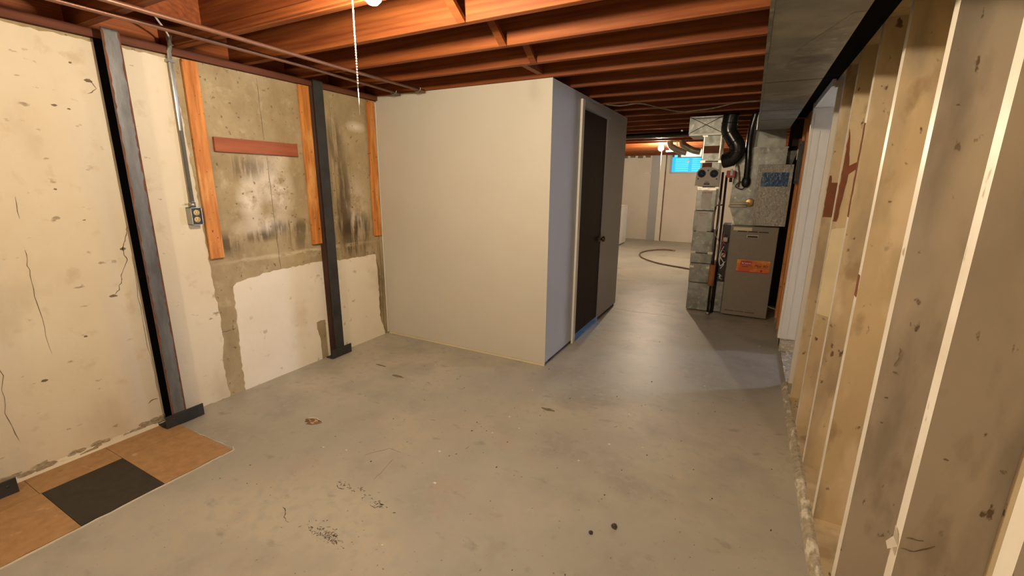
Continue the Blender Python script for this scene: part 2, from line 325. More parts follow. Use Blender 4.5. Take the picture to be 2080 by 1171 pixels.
# marks and chips in the floor paint
prism('chipped_patch', M_chip, [(-2.215,1.545),(-2.17,1.57),(-2.12,1.575),(-2.09,1.56),(-2.105,1.535),(-2.13,1.515),(-2.165,1.505),(-2.19,1.52)], 'z', 0, .002, fl)
bm = bmesh.new(); crackline(bm,[(-2.21,1.56),(-2.17,1.585),(-2.11,1.57)],.004,'z',0,.0025,1,.003,4); link('chip_edge', bm, M_trimwhite, fl)
bm = bmesh.new(); addprism(bm, blobpoly(-2.147,2.273,.05,.014,2), 'z',0,.0015); addprism(bm, blobpoly(-.972,2.36,.045,.014,3),'z',0,.0012); addprism(bm, blobpoly(-2.40,2.36,.05,.008,5),'z',0,.001)
link('worn_patch', bm, M_smudge, fl)
bm = bmesh.new(); rnd = random.Random(11)
def specks(cx, cy, sx, sy, n, ang, s0, s1):
    for _ in range(n):
        a, b = rnd.gauss(0,sx), rnd.gauss(0,sy); x = cx+a*math.cos(ang)-b*math.sin(ang); y = cy+a*math.sin(ang)+b*math.cos(ang)
        s = rnd.uniform(s0,s1); a2 = ang+rnd.gauss(.3,.7); crackline(bm, [(x,y),(x+3*s*math.cos(a2),y+3*s*math.sin(a2))], s*.8,'z',0,.0006,rnd.random(),.002,3)
specks(-1.38,.985,.06,.014,110,0.05,.0008,.0045); specks(-1.32,.98,.03,.012,50,0.05,.001,.004)
specks(-1.32,1.215,.035,.008,26,-.1,.0015,.006); specks(-1.54,1.235,.03,.008,26,-.1,.0015,.006); specks(-1.44,1.245,.03,.004,10,-.1,.002,.005)
crackline(bm, [(-1.66,1.0),(-1.62,.985),(-1.60,.965),(-1.555,.955)], .004,'z',0,.0006,5,.006,3)
crackline(bm, [(-1.335,1.195),(-1.30,1.19),(-1.285,1.215),(-1.315,1.23)], .003,'z',0,.0006,6,.004,3)
crackline(bm, [(-1.57,1.22),(-1.545,1.205),(-1.515,1.215)], .004,'z',0,.0006,7,.004,3)
crackline(bm, [(-1.44,1.32),(-1.455,1.40),(-1.475,1.50)], .0012,'z',0,.0006,8,.003,4)
crackline(bm, [(-1.63,1.45),(-1.56,1.56),(-1.48,1.56)], .0012,'z',0,.0006,9,.003,4)
for _ in range(120):
    x, y = rnd.uniform(-2.2,.3), rnd.uniform(.9,4.2); s = rnd.uniform(.0015,.0045)
    addprism(bm, blobpoly(x,y,s,s*rnd.uniform(.4,2),rnd.random(),5,.4),'z',0,.0006)
for x,y,l,a in [(-1.0,2.33,.03,-.6),(-.55,2.35,.03,1.2),(-1.9,2.3,.05,-.3),(-2.4,2.06,.06,-.4),(-1.55,1.9,.03,.3),(-1.2,1.75,.03,1.3),(-2.0,1.9,.04,.1),(-.03,4.65,.05,-.4)]:
    crackline(bm, [(x,y),(x+l*math.cos(a),y+l*math.sin(a))], .0022,'z',0,.0006,int(x*100),.002,3)
o = link('scuff_marks', bm, M_scuff, fl); o['kind'] = 'stuff'
bm = bmesh.new()
for _ in range(26):
    x, y = rnd.uniform(-2.2,.3), rnd.uniform(1.0,4.4); s = rnd.uniform(.003,.008); addprism(bm, blobpoly(x,y,s,s*.7,rnd.random(),6,.4),'z',0,.002)
o = link('paint_flecks', bm, M_trimwhite, fl); o['kind'] = 'stuff'
bm = bmesh.new(); crackline(bm,[(-1.27,4.9),(-1.0,4.86),(-.7,4.9),(-.45,4.85)],.004,'z',0,.0006,31,.01,5); link('floor_crack', bm, M_smudge, fl)
for x,y,s,nm,lab in [(-.341,1.586,.013,'debris_lump','small black crumpled lump on the floor, largest of the two near the stud wall'), (-.418,1.508,.009,'debris_lump','tiny dark crumb on the floor left of the larger black lump')]:
    bm = bmesh.new(); bmesh.ops.create_icosphere(bm, subdivisions=2, radius=s)
    for v in bm.verts: v.co *= 1+.5*noise.noise(v.co*120); v.co.z = max(v.co.z*.7, -s*.35)
    mz = min(v.co.z for v in bm.verts)
    for v in bm.verts: v.co += Vector((x,y,-mz))
    tag(link(nm, bm, M_scuff), lab, 'debris')

# ------------------------------------------------------------ left foundation wall
wl = struct('wall_left', (LX,0,0), 'concrete foundation wall partly coated in cream paint')
box('concrete', M_conc, LX-.2, LX, -3.0, 5.07, -.05, 2.06, wl)
pl = [(-3.0,0),(1.500,0),(1.492,.1),(1.484,.232),(1.505,.4),(1.508,.56),(1.497,.70),(1.494,.82),(1.492,.95),(1.485,1.2),(1.47,1.6),(1.458,2.045),(-3.0,2.045)]
prism('paint_coat', M_cream, jag(pl,.025,.005,4,keep=lambda a,b: (a.x<-2.9 and b.x<-2.9)), 'x', LX-.001, LX+.004, wl)
pr = [(1.600,0),(1.600,.26),(1.610,.535),(1.613,.725),(1.64,.745),(1.85,.778),(2.29,.790),(2.29,.312),(2.25,.318),(2.206,.315),(2.209,.24),(2.232,.16),(2.230,.02),(2.228,0)]
prism('paint_coat', M_white, jag(pr,.025,.005,8,keep=lambda a,b: (a.y==0 and b.y==0) or (a.x==2.29 and b.x==2.29) or abs(a.x-2.29)<1e-4 and abs(b.x-2.29)<1e-4), 'x', LX-.001, LX+.004, wl)
pr = [(2.291,0),(2.291,.790),(2.48,.772),(2.874,.768),(2.89,.57),(2.885,.2),(2.90,.12),(2.935,.04),(2.935,0)]
prism('paint_coat', M_white, jag(pr,.025,.005,9,keep=lambda a,b: (a.y==0 and b.y==0) or (abs(a.x-2.291)<1e-4 and abs(b.x-2.291)<1e-4)), 'x', LX-.001, LX+.004, wl)
# crusty foot of the wall
bm = bmesh.new(); rnd = random.Random(5)
for k in range(90):
    y = rnd.uniform(-.6,1.12); s = rnd.uniform(.006,.02); addprism(bm, blobpoly(y,rnd.uniform(.01,.05),s*1.8,s*.6,k,7,.4),'x',LX+.003,LX+rnd.uniform(.008,.016))
o = link('crumbling_foot', bm, M_crumb, wl); o['kind'] = 'stuff'
prism('mortar_fillet', M_cream, [(LX+.002,.0046),(LX+.022,.0046),(LX+.012,.02),(LX+.002,.035)], 'y', -3.0, 1.08, wl)
bm = bmesh.new()
X0, X1 = LX+.0035, LX+.0052
crackline(bm, [(1.118,1.156),(1.10,1.10),(1.079,1.042),(1.09,.98),(1.05,.901),(1.045,.86),(1.007,.803)], .004,'x',X0,X1,2,.008,4)
crackline(bm, [(1.079,1.872),(1.10,1.83),(1.06,1.80)], .004,'x',X0,X1,3,.008,3)
crackline(bm, [(.733,1.318),(.73,1.22)], .0025,'x',X0,X1,4,.003,3); crackline(bm, [(.722,1.08),(.718,.961),(.72,.80),(.726,.569)], .0025,'x',X0,X1,5,.004,5)
crackline(bm, [(1.056,.153),(1.08,.165),(1.106,.161)], .006,'x',X0,X1,6,.006,3)
crackline(bm, [(1.16,1.99),(1.175,1.8),(1.19,1.7),(1.16,1.3)], .0018,'x',X0,X1,7,.004,6)
crackline(bm, [(.56,.62),(.55,.5),(.53,.35),(.55,.2)], .003,'x',X0,X1,9,.006,4)
crackline(bm, [(1.11,1.0),(1.105,.6),(1.11,.2)], .0022,'x',X0,X1,17,.004,7)
for (y,z,r_) in [(1.075,1.86,.012),(.93,1.73,.007),(.98,1.72,.006),(1.0,.80,.012),(1.079,1.04,.010),(.87,1.35,.005),(.95,1.2,.005),(.86,.62,.007),(.68,.45,.009),(1.02,1.93,.006)]:
    addprism(bm, blobpoly(y,z,r_*1.3,r_*.7,int(y*1000),9,.4),'x',X0,X1)
link('crack', bm, M_crack, wl)
bm = bmesh.new()
crackline(bm, [(1.94,2.04),(1.945,1.66)], .0035,'x',LX-.001,LX+.0015,11,.002,6); crackline(bm, [(1.95,1.56),(1.955,1.1),(1.96,.78)], .004,'x',LX-.001,LX+.0015,12,.002,9)
crackline(bm, [(1.50,.44),(1.55,.445),(1.60,.45)], .006,'x',LX-.001,LX+.0015,13,.006,3)
crackline(bm, [(2.5,2.0),(2.51,.8)], .003,'x',LX-.001,LX+.0015,14,.003,9)
crackline(bm, [(2.93,.93),(2.93,.04)], .004,'x',LX-.001,LX+.003,15,.002,9)
link('form_seam', bm, M_crack, wl)
box('sill_plate', M_sill, LX-.14, LX+.03, -3.0, 5.07, 2.062, JB, wl)
box('rim_joist', M_woody, LX-.14, LX-.10, -3.0, 12.0, JB+.0005, 2.335, wl)

# ------------------------------------------------------------ ceiling: joists and boards
ce = struct('ceiling', (0,0,JB), 'exposed orange fir floor joists under a dark subfloor')
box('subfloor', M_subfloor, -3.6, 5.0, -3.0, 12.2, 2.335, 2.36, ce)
JY = [-2.75,-2.35,-1.95,-1.54,-1.14,-.73,-.33,.07,.27+.0,.68,1.065,1.46,1.84,2.225,2.60,2.965,3.345,3.795,4.16,4.56,4.97,5.38,5.79,6.2,6.6,7.0,7.42,7.83,8.24,8.65,9.06,9.47,9.88,10.29,10.7,11.11,11.5]
JY.remove(.27)
for k, y in enumerate(JY):
    bm = bmesh.new(); addbox(bm, (-3.04 if y < 5.2 else -3.3), .50, y, y+.038, JB, 2.334, .002); link('joist', bm, M_woodx, ce)
# cross bridging near the lamp, running up from each joist's foot
def bridging(x, ya, yb, flip=False):
    bm = bmesh.new(); zl, zh = JB+.005, 2.325; t = .019; wdt = .042
    p0, p1 = (ya+.038, zh if not flip else zl), (yb, zl if not flip else zh)
    d = Vector((0, p1[0]-p0[0], p1[1]-p0[1])); L_ = d.length; d.normalize(); u = d.cross(Vector((1,0,0)))
    vs = [bm.verts.new(Vector((x+sx*wdt/2, p0[0], p0[1]))+d*s+u*t*su/2) for s in (0,L_) for sx in (-1,1) for su in (-1,1)]
    for f in ((0,1,3,2),(4,6,7,5),(0,4,5,1),(2,3,7,6),(0,2,6,4),(1,5,7,3)): bm.faces.new([vs[i] for i in f])
    link('bridging', bm, M_woodx, ce)
for i, y in enumerate(JY[:-1]):
    if 1.2 < y < 2.3: bridging(-1.24, y, JY[i+1])
    if 1.2 < y < 1.6: bridging(-1.19, y, JY[i+1], True)
# short blocks nailed between joists over the left wall
for (x0,x1,y0,y1) in [(-2.62,-2.58,1.103,1.46),(-2.75,-2.71,2.263,2.60)]:
    box('blocking', M_woodx, x0, x1, y0+.0003, y1-.0003, 2.17, 2.333, ce)
box('cleat', M_woodx, -2.85, -1.45, 1.442, 1.4595, 2.105, 2.14, ce)
# blocking over the closet corner
box('blocking', M_woodx, -1.38, -1.34, 2.6385, 2.9645, 2.12, 2.333, ce)
for k in range(3): box('blocking', M_trimwhite if k==0 else M_woodx, -1.22+.0*k, -1.18, 4.999+k*.41+.01, 5.37+k*.41, 2.17, 2.30, ce)

# ------------------------------------------------------------ closet
cx = -1.276
wc = struct('wall_closet', (cx,2.98,0), 'pale grey drywall closet box')
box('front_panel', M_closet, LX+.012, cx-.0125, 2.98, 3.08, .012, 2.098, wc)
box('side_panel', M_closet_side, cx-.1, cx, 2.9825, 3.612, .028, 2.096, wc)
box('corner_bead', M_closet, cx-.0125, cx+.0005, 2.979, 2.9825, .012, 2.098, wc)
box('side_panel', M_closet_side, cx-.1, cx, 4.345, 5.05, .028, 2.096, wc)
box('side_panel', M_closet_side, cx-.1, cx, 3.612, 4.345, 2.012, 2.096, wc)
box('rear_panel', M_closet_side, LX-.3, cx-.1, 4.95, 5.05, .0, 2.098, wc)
box('gap_shade_plate', M_scuff, cx-.09, cx-.012, 3.09, 3.605, 0.0, .028, wc)  # plates coloured near black for the shade in the gap under the side panels
box('gap_shade_plate', M_scuff, cx-.09, cx-.012, 4.36, 5.03, 0.0, .028, wc)
box('bottom_strip', M_pale, LX+.02, cx, 2.974, 2.9795, 0, .011, wc)
box('corner_strip', M_trimwhite, LX+.0045, LX+.011, 2.965, 2.979, .01, 2.05, wc)
d1 = struct('door_1', (cx,3.62,0), 'dark brown flush wood door on the closet side')
box('door_panel', M_door, cx-.048, cx-.012, 3.628, 4.338, .040, 1.995, d1, .002)
box('side_casing', M_trimwhite, cx+.0003, cx+.019, 3.556, 3.611, 0, 2.055, d1, .002)
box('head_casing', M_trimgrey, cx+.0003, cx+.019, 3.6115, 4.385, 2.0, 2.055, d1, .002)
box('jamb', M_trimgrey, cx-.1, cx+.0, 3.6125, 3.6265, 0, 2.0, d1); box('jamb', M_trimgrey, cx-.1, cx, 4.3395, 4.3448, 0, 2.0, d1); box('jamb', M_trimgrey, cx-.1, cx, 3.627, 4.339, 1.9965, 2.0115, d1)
for z in (1.63,.3):
    bm = bmesh.new(); addtube(bm, [(cx-.006,3.6275,z),(cx-.006,3.6275,z+.09)], .006, 8); addtube(bm, [(cx-.006,3.6275,z-.006),(cx-.006,3.6275,z-.001)], .008, 8); link('hinge', bm, M_brass, d1, True)
kn = lathe('door_knob', M_knob, (cx-.0118,4.275,.868), [(.0,0),(.031,0),(.031,.006),(.013,.010),(.011,.030),(.022,.036),(.029,.046),(.028,.058),(.018,.066),(0,.068)], 'x', d1)
# daylight window inside the closet (gives the blue glow under the door)
w2 = struct('window_2', (LX,4.0,.5))
box('pane', M_daycl, LX+.001, LX+.006, 3.7, 4.35, .15, .75, w2); 
bm = bmesh.new()
for a in ((3.66,3.70,.11,.79),(4.35,4.39,.11,.79),(3.70,4.35,.11,.15),(3.70,4.35,.75,.79)): addbox(bm, LX, LX+.02, *a)
link('window_frame', bm, M_trimwhite, w2)

# ------------------------------------------------------------ right stud wall
SX = .392
wr = struct('wall_right', (SX,0,0), 'open stud wall painted tan with stud edges coloured bright cream as lit')
M_plate2 = M_studface
prism('bottom_plate', M_plate, [(.352,0),(.534,0),(.534,.036),(.378,.036),(.362,.022)], 'y', -2.6, 3.50, wr)
box('plate_top', M_studface, .3915, .533, -2.6, 3.46, .0362, .0385, wr)
box('top_plate', M_studface, SX, .534, -2.6, 5.25, 2.055, 2.098, wr)
box('back_panel', M_studface, .5345, .545, -2.6, 3.47, 0, 2.098, wr)
SY = [-2.0,-1.6,-1.2,-.8,-.41,0.0,.395,.79,1.158,1.556,2.0,2.42,2.83,3.225]
for k, y in enumerate(SY):
    near = y < 1.9
    bm = bmesh.new(); addbox(bm, SX, .534, y, y+.040, .0387, 2.0548)
    ss = link('stud', bm, None, wr, mats=[M_studface2 if near else M_studface, M_studedge])
    for p in ss.data.polygons:
        if p.normal.x < -.9: p.material_index = 1  # edges facing the room coloured brighter, as lamplight falls on them
# paint worn off / touched up
def patchx(y0,y1,z0,z1,m,seed): prism('worn_paint_patch', m, jag([(y0,z0),(y1,z0),(y1,z1),(y0,z1)],.02,.004,seed), 'x', SX-.0015, SX+.001, wr)
def patchy(y,poly,m,seed): prism('worn_paint_patch', m, jag(poly,.02,.0018,seed), 'y', y-.0015, y+.001, wr)
patchx(2.425,2.455,1.27,1.66,M_bare,1)
patchy(2.83, [(.394,1.22),(.41,1.22),(.424,1.46),(.50,1.52),(.50,1.545),(.42,1.50),(.408,1.60),(.396,1.68)], M_bare, 2)
patchy(3.225, [(.394,1.22),(.455,1.22),(.455,1.42),(.41,1.42),(.405,1.46),(.394,1.46)], M_bare, 3)
patchx(1.96+.045,2.036,1.0,1.08,M_bare,4)
patchy(2.83, [(.394,.72),(.478,.70),(.478,1.2),(.394,1.18)], M_pale, 5)
bm = bmesh.new()
for (y,poly) in [(1.556,[(.42,.9),(.428,.93),(.424,.955)]),(1.158,[(.396,.60),(.42,.602),(.45,.63)]),(1.158,[(.40,.63),(.43,.635)])]:
    crackline(bm, poly, .003, 'y', y-.0015, y+.001, 3, .002, 3)
for (y,x,z,r_) in [(1.556,.425,.88,.005),(1.556,.42,.80,.004),(1.556,.422,.72,.004),(2.0,.43,1.35,.005),(1.556,.43,1.6,.004),(1.556,.44,1.9,.01),(1.158,.43,.84,.004),(2.42,.42,1.8,.004)]:
    addprism(bm, blobpoly(x,z,r_,r_*.6,int(z*100),8,.4), 'y', y-.0015, y+.001)
link('nail_mark', bm, M_crack, wr)
# peeled paint flap on the nearest full stud
bm = bmesh.new(); a_=[bm.verts.new(p) for p in [(SX-.001,1.16,.60),(SX-.001,1.196,.60),(SX-.014,1.19,.585),(SX-.016,1.165,.583),(SX-.004,1.17,.63),(SX-.004,1.19,.635)]]
bm.faces.new((a_[0],a_[1],a_[2],a_[3])); bm.faces.new((a_[0],a_[4],a_[5],a_[1])); bmesh.ops.solidify(bm, geom=list(bm.faces), thickness=.001)
link('peeled_paint', bm, M_studedge, wr)
box('curb', M_plate, .372, .534, 4.265, 5.22, 0, .10, wr)
bm = bmesh.new(); addbox(bm, SX-.015, .534, 4.40, 5.25, .1005, 2.0545); link('rear_panel', bm, M_studface, wr)
for y in (4.62, 5.0): box('batten', M_woodz, SX-.035, SX-.0155, y, y+.07, .1005, 2.0, wr)
d2 = struct('door_2', (.37,3.5,0), 'open doorway in the stud wall trimmed in white')
box('jamb', M_trimwhite, .372, .534, 4.335, 4.3995, .012, 1.99, d2); box('jamb', M_trimwhite, .372, .42, 4.325, 4.3345, .06, 1.95, d2)
box('casing', M_trimwhite, .353, .3715, 4.33, 4.40, .10, 2.045, d2)
box('head_jamb', M_trimwhite, .376, .534, 3.50, 4.333, 1.99, 2.03, d2); box('head_casing', M_trimwhite, .357, .3755, 3.45, 4.329, 1.99, 2.05, d2)
box('jamb', M_trimwhite, .392, .534, 3.475, 3.4995, 0.037, 1.989, d2)
box('threshold', M_plate, .385, .534, 3.505, 4.26, 0, .012, d2)
box('shade_panel', M_subfloor, .302, .534, 5.95, 5.98, 0, 2.098, wr); box('shade_panel', M_subfloor, .30, .38, 5.3, 5.32, 1.78, 2.029, wr)  # dark panels added to black out the gap right of furnace and plenum
box('rear_panel', M_studface, .42, .534, 5.2505, 7.6, 0, 2.098, wr)
# side room beyond the doorway
wsd = struct('wall_side', (4.6,0,0))
box('panel', M_far, 4.6, 4.7, 2.0, 7.5, 0, 2.334, wsd); box('panel', M_far, .572, 4.6, 1.9, 2.0, 0, 2.334, wsd); box('panel', M_far, .572, 4.6, 7.5, 7.6, 0, 2.334, wsd)
box('panel', M_far, .5365, .56, 4.42, 7.5, 0, 2.334, wsd)
w3 = struct('window_3', (3.6,6.1,1.5)); 
box('pane', M_daysky, 3.55, 4.1, 5.995, 6.0, .9, 1.6, w3)
bm = bmesh.new()
for a in ((3.50,3.55,.85,1.65),(4.1,4.15,.85,1.65),(3.55,4.1,.85,.9),(3.55,4.1,1.6,1.65)): addbox(bm, a[0],a[1],5.97,6.02,a[2],a[3])
link('window_frame', bm, M_trimwhite, w3)
box('panel', M_far, 2.9, 4.6, 6.021, 6.1, 0, 2.334, wsd)

# ------------------------------------------------------------ far room shell
wf = struct('wall_far', (0,11.76,0), 'far basement wall painted off-white')
box('concrete', M_far, -3.4, -2.27, 11.76, 12.0, 0, 2.1, wf); box('pilaster', M_trimgrey, -2.27, -2.05, 11.72, 12.0, 0, 2.1, wf)  # pilaster coloured grey for the shade on the wall return
box('upright_board', M_trimwhite, -2.05, -1.935, 11.66, 11.9, 0, 2.1, wf); box('gap_strip', M_bare, -1.935, -1.915, 11.70, 11.9, 0, 1.72, wf)
box('concrete', M_far, -1.915, .8, 11.72, 11.9, 0, 1.66, wf); box('concrete', M_far, -1.915, -1.84, 11.72, 11.9, 1.66, 2.1, wf); box('concrete', M_far, -1.0, .8, 11.72, 11.9, 1.66, 2.1, wf); box('rim_board', M_woodx, -3.4, .8, 11.80, 11.9, 2.1005, 2.334, wf)
bm = bmesh.new()
for k in range(9): addbox(bm, -3.2+k*.19, -3.2+k*.19+.12, 11.74, 11.7595, 2.05+random.uniform(-.01,.01), 2.098)
link('sill_shims', bm, M_smudge, wf)
box('outlet_plate', M_whitepl, -2.86, -2.80, 11.755, 11.7597, .30, .41, wf)
tag_ = box('hook', M_whitepl, -2.42, -2.30, 11.70, 11.7595, 1.66, 1.68, wf)
w1 = struct('window_1', (-1.45,11.76,1.66), 'small basement window with bright blue slatted cover')
box('pane', M_winblue, -1.80, -1.04, 11.80, 11.81, 1.70, 2.06, w1)
for k in range(7): box('slat', M_winlight, -1.72, -1.42, 11.785, 11.799, 1.725+k*.045, 1.742+k*.045, w1); box('slat', M_winlight, -1.34, -1.06, 11.785, 11.799, 1.725+k*.045, 1.742+k*.045, w1)
box('latch', M_whitepl, -1.46, -1.40, 11.77, 11.7845, 1.92, 1.97, w1)
for a in ((-1.84,-1.80,1.66,2.1),(-1.04,-1.0,1.66,2.1)): box('window_frame', M_trimgrey, a[0],a[1],11.71,11.82,a[2],a[3], w1)
box('window_frame', M_winlight, -1.80,-1.04,11.75,11.82,2.06,2.098, w1); box('window_sill', M_trimgrey, -1.80,-1.04,11.70,11.82,1.665,1.70, w1)
wlf = struct('wall_left_far', (-3.3,0,0)); box('concrete', M_far, -3.45, -3.3, 5.07, 12.0, 0, 2.1, wlf); box('panel', M_far, -3.45, -2.9, 5.051, 5.0695, 0, 2.1, wlf)
wrf = struct('wall_right_far', (.6,0,0)); box('panel', M_far, .6, .7, 7.6, 12.0, 0, 2.334, wrf)
wb = struct('wall_back', (0,-2.6,0)); box('panel', M_cream, -3.1, .6, -2.7, -2.6, 0, 2.334, wb)
box('panel', M_subfloor, .5455, .57, -2.6, 3.47, 0, 2.334, wb)

# ------------------------------------------------------------ steel wall posts
def post(y0, y1, xf, facemat, webmat, label, rustedge=True, brk=None, ztop=2.0995):
    t = thing('steel_post', label, 'post', (LX+.02,(y0+y1)/2,0), 'steel I-beam posts against the left wall')
    xb = LX+.006; yc = (y0+y1)/2
    box('front_flange', facemat, xf-.006, xf, y0, y1, .0065, ztop, t)
    box('web', webmat, xb+.0062, xf-.0062, yc-.003, yc+.003, .0065, ztop, t)
    box('rear_flange', webmat, xb, xb+.006, y0, y1, .0065, ztop, t)
    if rustedge:
        bm = bmesh.new(); rnd = random.Random(int(y0*100))
        for yy, sg in ((y0,1),(y1,-1)):
            P=[(yy-sg*.0008,.0066)]; z=.0066
            Q=[]
            while z < ztop-.02:
                z += .02; Q.append((yy+sg*rnd.uniform(.003,.010), z))
            poly = [(yy-sg*.0008,.01)]+[(yy+sg*.006,.01)]+Q+[(yy-sg*.0008,ztop-.001)]
            addprism(bm, poly, 'x', xf-.0005, xf+.0008)
        link('rust_edge', bm, M_rust, t)
    b0, b1 = brk; a = thing('angle_bracket', 'steel angle bracket screwed to the floor in front of the '+label.split(',')[0], 'bracket', (xf+.01,(b0+b1)/2,0), 'angle brackets at the post feet')
    box('upright_leg', M_steel, xf+.0012, xf+.0085, b0, b1, .0045, .078, a, .001); box('base_leg', M_steel, xb, xf+.0010, b0, b1, .0002 if b0>1.2 else .0046, .0064, a)
    for yy in (b0+.04, b1-.03): lathe('screw_head', M_steel, (xf+.0085,yy,.05), [(0,0),(.007,0),(.006,.003),(0,.004)], 'x', a, 8)
    return t
post(1.122,1.193,-2.802, M_steelgrey, M_matte, 'grey-faced steel post with rusty edges, between cream wall and outlet conduit', True, (1.082,1.282))  # black web and rear flange hold the recess shade as colour
post(2.308,2.388,-2.825, M_steel, M_brownsteel, 'dark brown-black steel post beside the middle orange board', False, (2.262,2.455))
post(.28,.35,-2.802, M_steelgrey, M_black, 'leftmost steel post, only its foot bracket in view', True, (.29,.49))  # web and rear flange black here too, for shade in the recess
for o in C.objects:
    if o.name.startswith('angle_bracket'): o['label'] = {0:'black angle bracket at the foot of the grey rusty post',1:'black angle bracket at the foot of the farther dark post',2:'black angle bracket on brown tile at the left edge'}[[x for x in C.objects if x.name.startswith('angle_bracket')].index(o)]

# ------------------------------------------------------------ boards on the wall
def wallboard(y0,y1,z0,z1,lab,m,yb=0):
    bm = bmesh.new(); addbox(bm, LX+.0045, LX+.0235, y0, y1, z0, z1, .0015)
    if yb:
        for v in bm.verts:
            if v.co.z > (z0+z1)/2: v.co.y += yb
    t = thing('wall_board', lab, 'board', (LX+.01,(y0+y1)/2,z0), 'wood boards nailed to the bare concrete')
    link('board', bm, m, t)
    rnd = random.Random(int(y0*77))
    if z1-z0 > .5:
        for k in range(7): lathe('nail_head', M_crack, (LX+.0232, (y0+y1)/2+rnd.uniform(-.02,.02)+yb*(k/7), z0+.08+k*(z1-z0-.1)/7+rnd.uniform(-.03,.03)), [(0,0),(rnd.uniform(.003,.005),0),(.002,.0006),(0,.0007)], 'x', t, 8)
    else:
        for yy in (y0+.07,y1-.07): lathe('nail_head', M_crack, (LX+.0232,yy,(z0+z1)/2), [(0,0),(.0035,0),(.002,.0006),(0,.0007)], 'x', t, 8)
wallboard(1.497,1.578,.925,2.055,'upright orange board beside the outlet box, nearest the camera',M_woodz,0)
wallboard(2.230,2.312,.930,2.058,'upright orange board just left of the dark steel post',M_woodz)
wallboard(2.864,2.945,.932,2.050,'upright orange board in the corner next to the closet wall',M_woodz)
wallboard(1.612,2.176,1.568,1.652,'short horizontal red-brown board on the stained concrete',M_redwood)

# ------------------------------------------------------------ conduit, outlet, cable
t = thing('conduit', 'galvanised conduit running down the wall from the joists to the outlet box', 'conduit', (LX+.03,1.44,1.25))
tube('pipe', M_conduit, [(LX+.026,1.438,1.262),(LX+.026,1.438,2.075),(LX+.045,1.437,2.095),(LX+.055,1.437,2.13)], .011, t, 12)
tube('connector', M_conduit, [(LX+.026,1.438,1.243),(LX+.026,1.438,1.27)], .0155, t, 12); tube('coupling', M_conduit, [(LX+.055,1.437,2.10),(LX+.055,1.437,2.15)], .0145, t, 12)
box('strap', M_conduit, LX+.0045, LX+.042, 1.42, 1.456, 2.02, 2.035, t)
t = thing('outlet_box', 'metal junction box holding an ivory duplex outlet, on the wall by the first orange board', 'outlet', (LX+.03,1.44,1.14))
bm = bmesh.new(); y0,y1,z0,z1 = 1.408,1.466,1.142,1.242
for a in ((LX+.0045,LX+.007,y0,y1,z0,z1),(LX+.0045,LX+.058,y0,y0+.003,z0,z1),(LX+.0045,LX+.058,y1-.003,y1,z0,z1),(LX+.0045,LX+.058,y0,y1,z0,z0+.003),(LX+.0045,LX+.058,y0,y1,z1-.003,z1)): addbox(bm,*a)
link('box', bm, M_conduit, t)
box('yoke', M_steel, LX+.048, LX+.052, y0+.004, y1-.004, z0+.004, z1-.004, t)
for zc in (1.212,1.172):
    r_ = lathe('receptacle', M_ivory, (LX+.052,1.437,zc), [(0,0),(.017,0),(.0165,.006),(0,.0062)], 'x', t, 16)
    bm = bmesh.new()
    for yy in (-.006,.006): addbox(bm, LX+.0582, LX+.0588, 1.437+yy-.0012, 1.437+yy+.0012, zc-.002, zc+.008)
    addlathe(bm, (LX+.0582,1.437,zc-.008), [(0,0),(.0025,0),(.0024,.0006),(0,.0006)], 'x', 8)
    link('slots', bm, M_ink, r_)
tag(tube('cable', M_chain, smoothpath([(LX+.055,1.437,2.14),(LX+.10,1.40,2.16),(LX+.18,1.33,2.18),(LX+.30,1.25,2.19),(LX+.42,1.18,2.2),(LX+.45,1.108,2.21)],6), .0045), 'white electrical cable looping out of the conduit top into the joists', 'cable')

# ------------------------------------------------------------ copper pipes under joists
t = thing('water_pipe', 'copper pipe under the joists, the one nearer the left wall', 'pipe', (-2.52,.3,2.085), 'copper pipes under the joists')
tube('pipe', M_copper, [(-2.60,-2.5,2.088),(-2.52,1.2,2.088),(-2.525,2.0,2.088),(-2.585,2.93,2.088)], .0105, t); 
tube('hanger', M_conduit, smoothpath([(-2.615,2.86,2.099),(-2.61,2.86,2.080),(-2.585,2.86,2.072),(-2.560,2.86,2.080),(-2.555,2.86,2.099)],4), .003, t, 6)
t = thing('water_pipe', 'copper pipe under the joists, the one farther from the left wall', 'pipe', (-2.35,.3,2.085), 'copper pipes under the joists')
tube('pipe', M_copper, [(-2.36,-2.5,2.088),(-2.34,1.0,2.088),(-2.355,2.1,2.088),(-2.335,2.93,2.088)], .0105, t)
tube('hanger', M_conduit, smoothpath([(-2.375,2.86,2.099),(-2.37,2.86,2.080),(-2.345,2.86,2.072),(-2.320,2.86,2.080),(-2.315,2.86,2.099)],4), .003, t, 6)

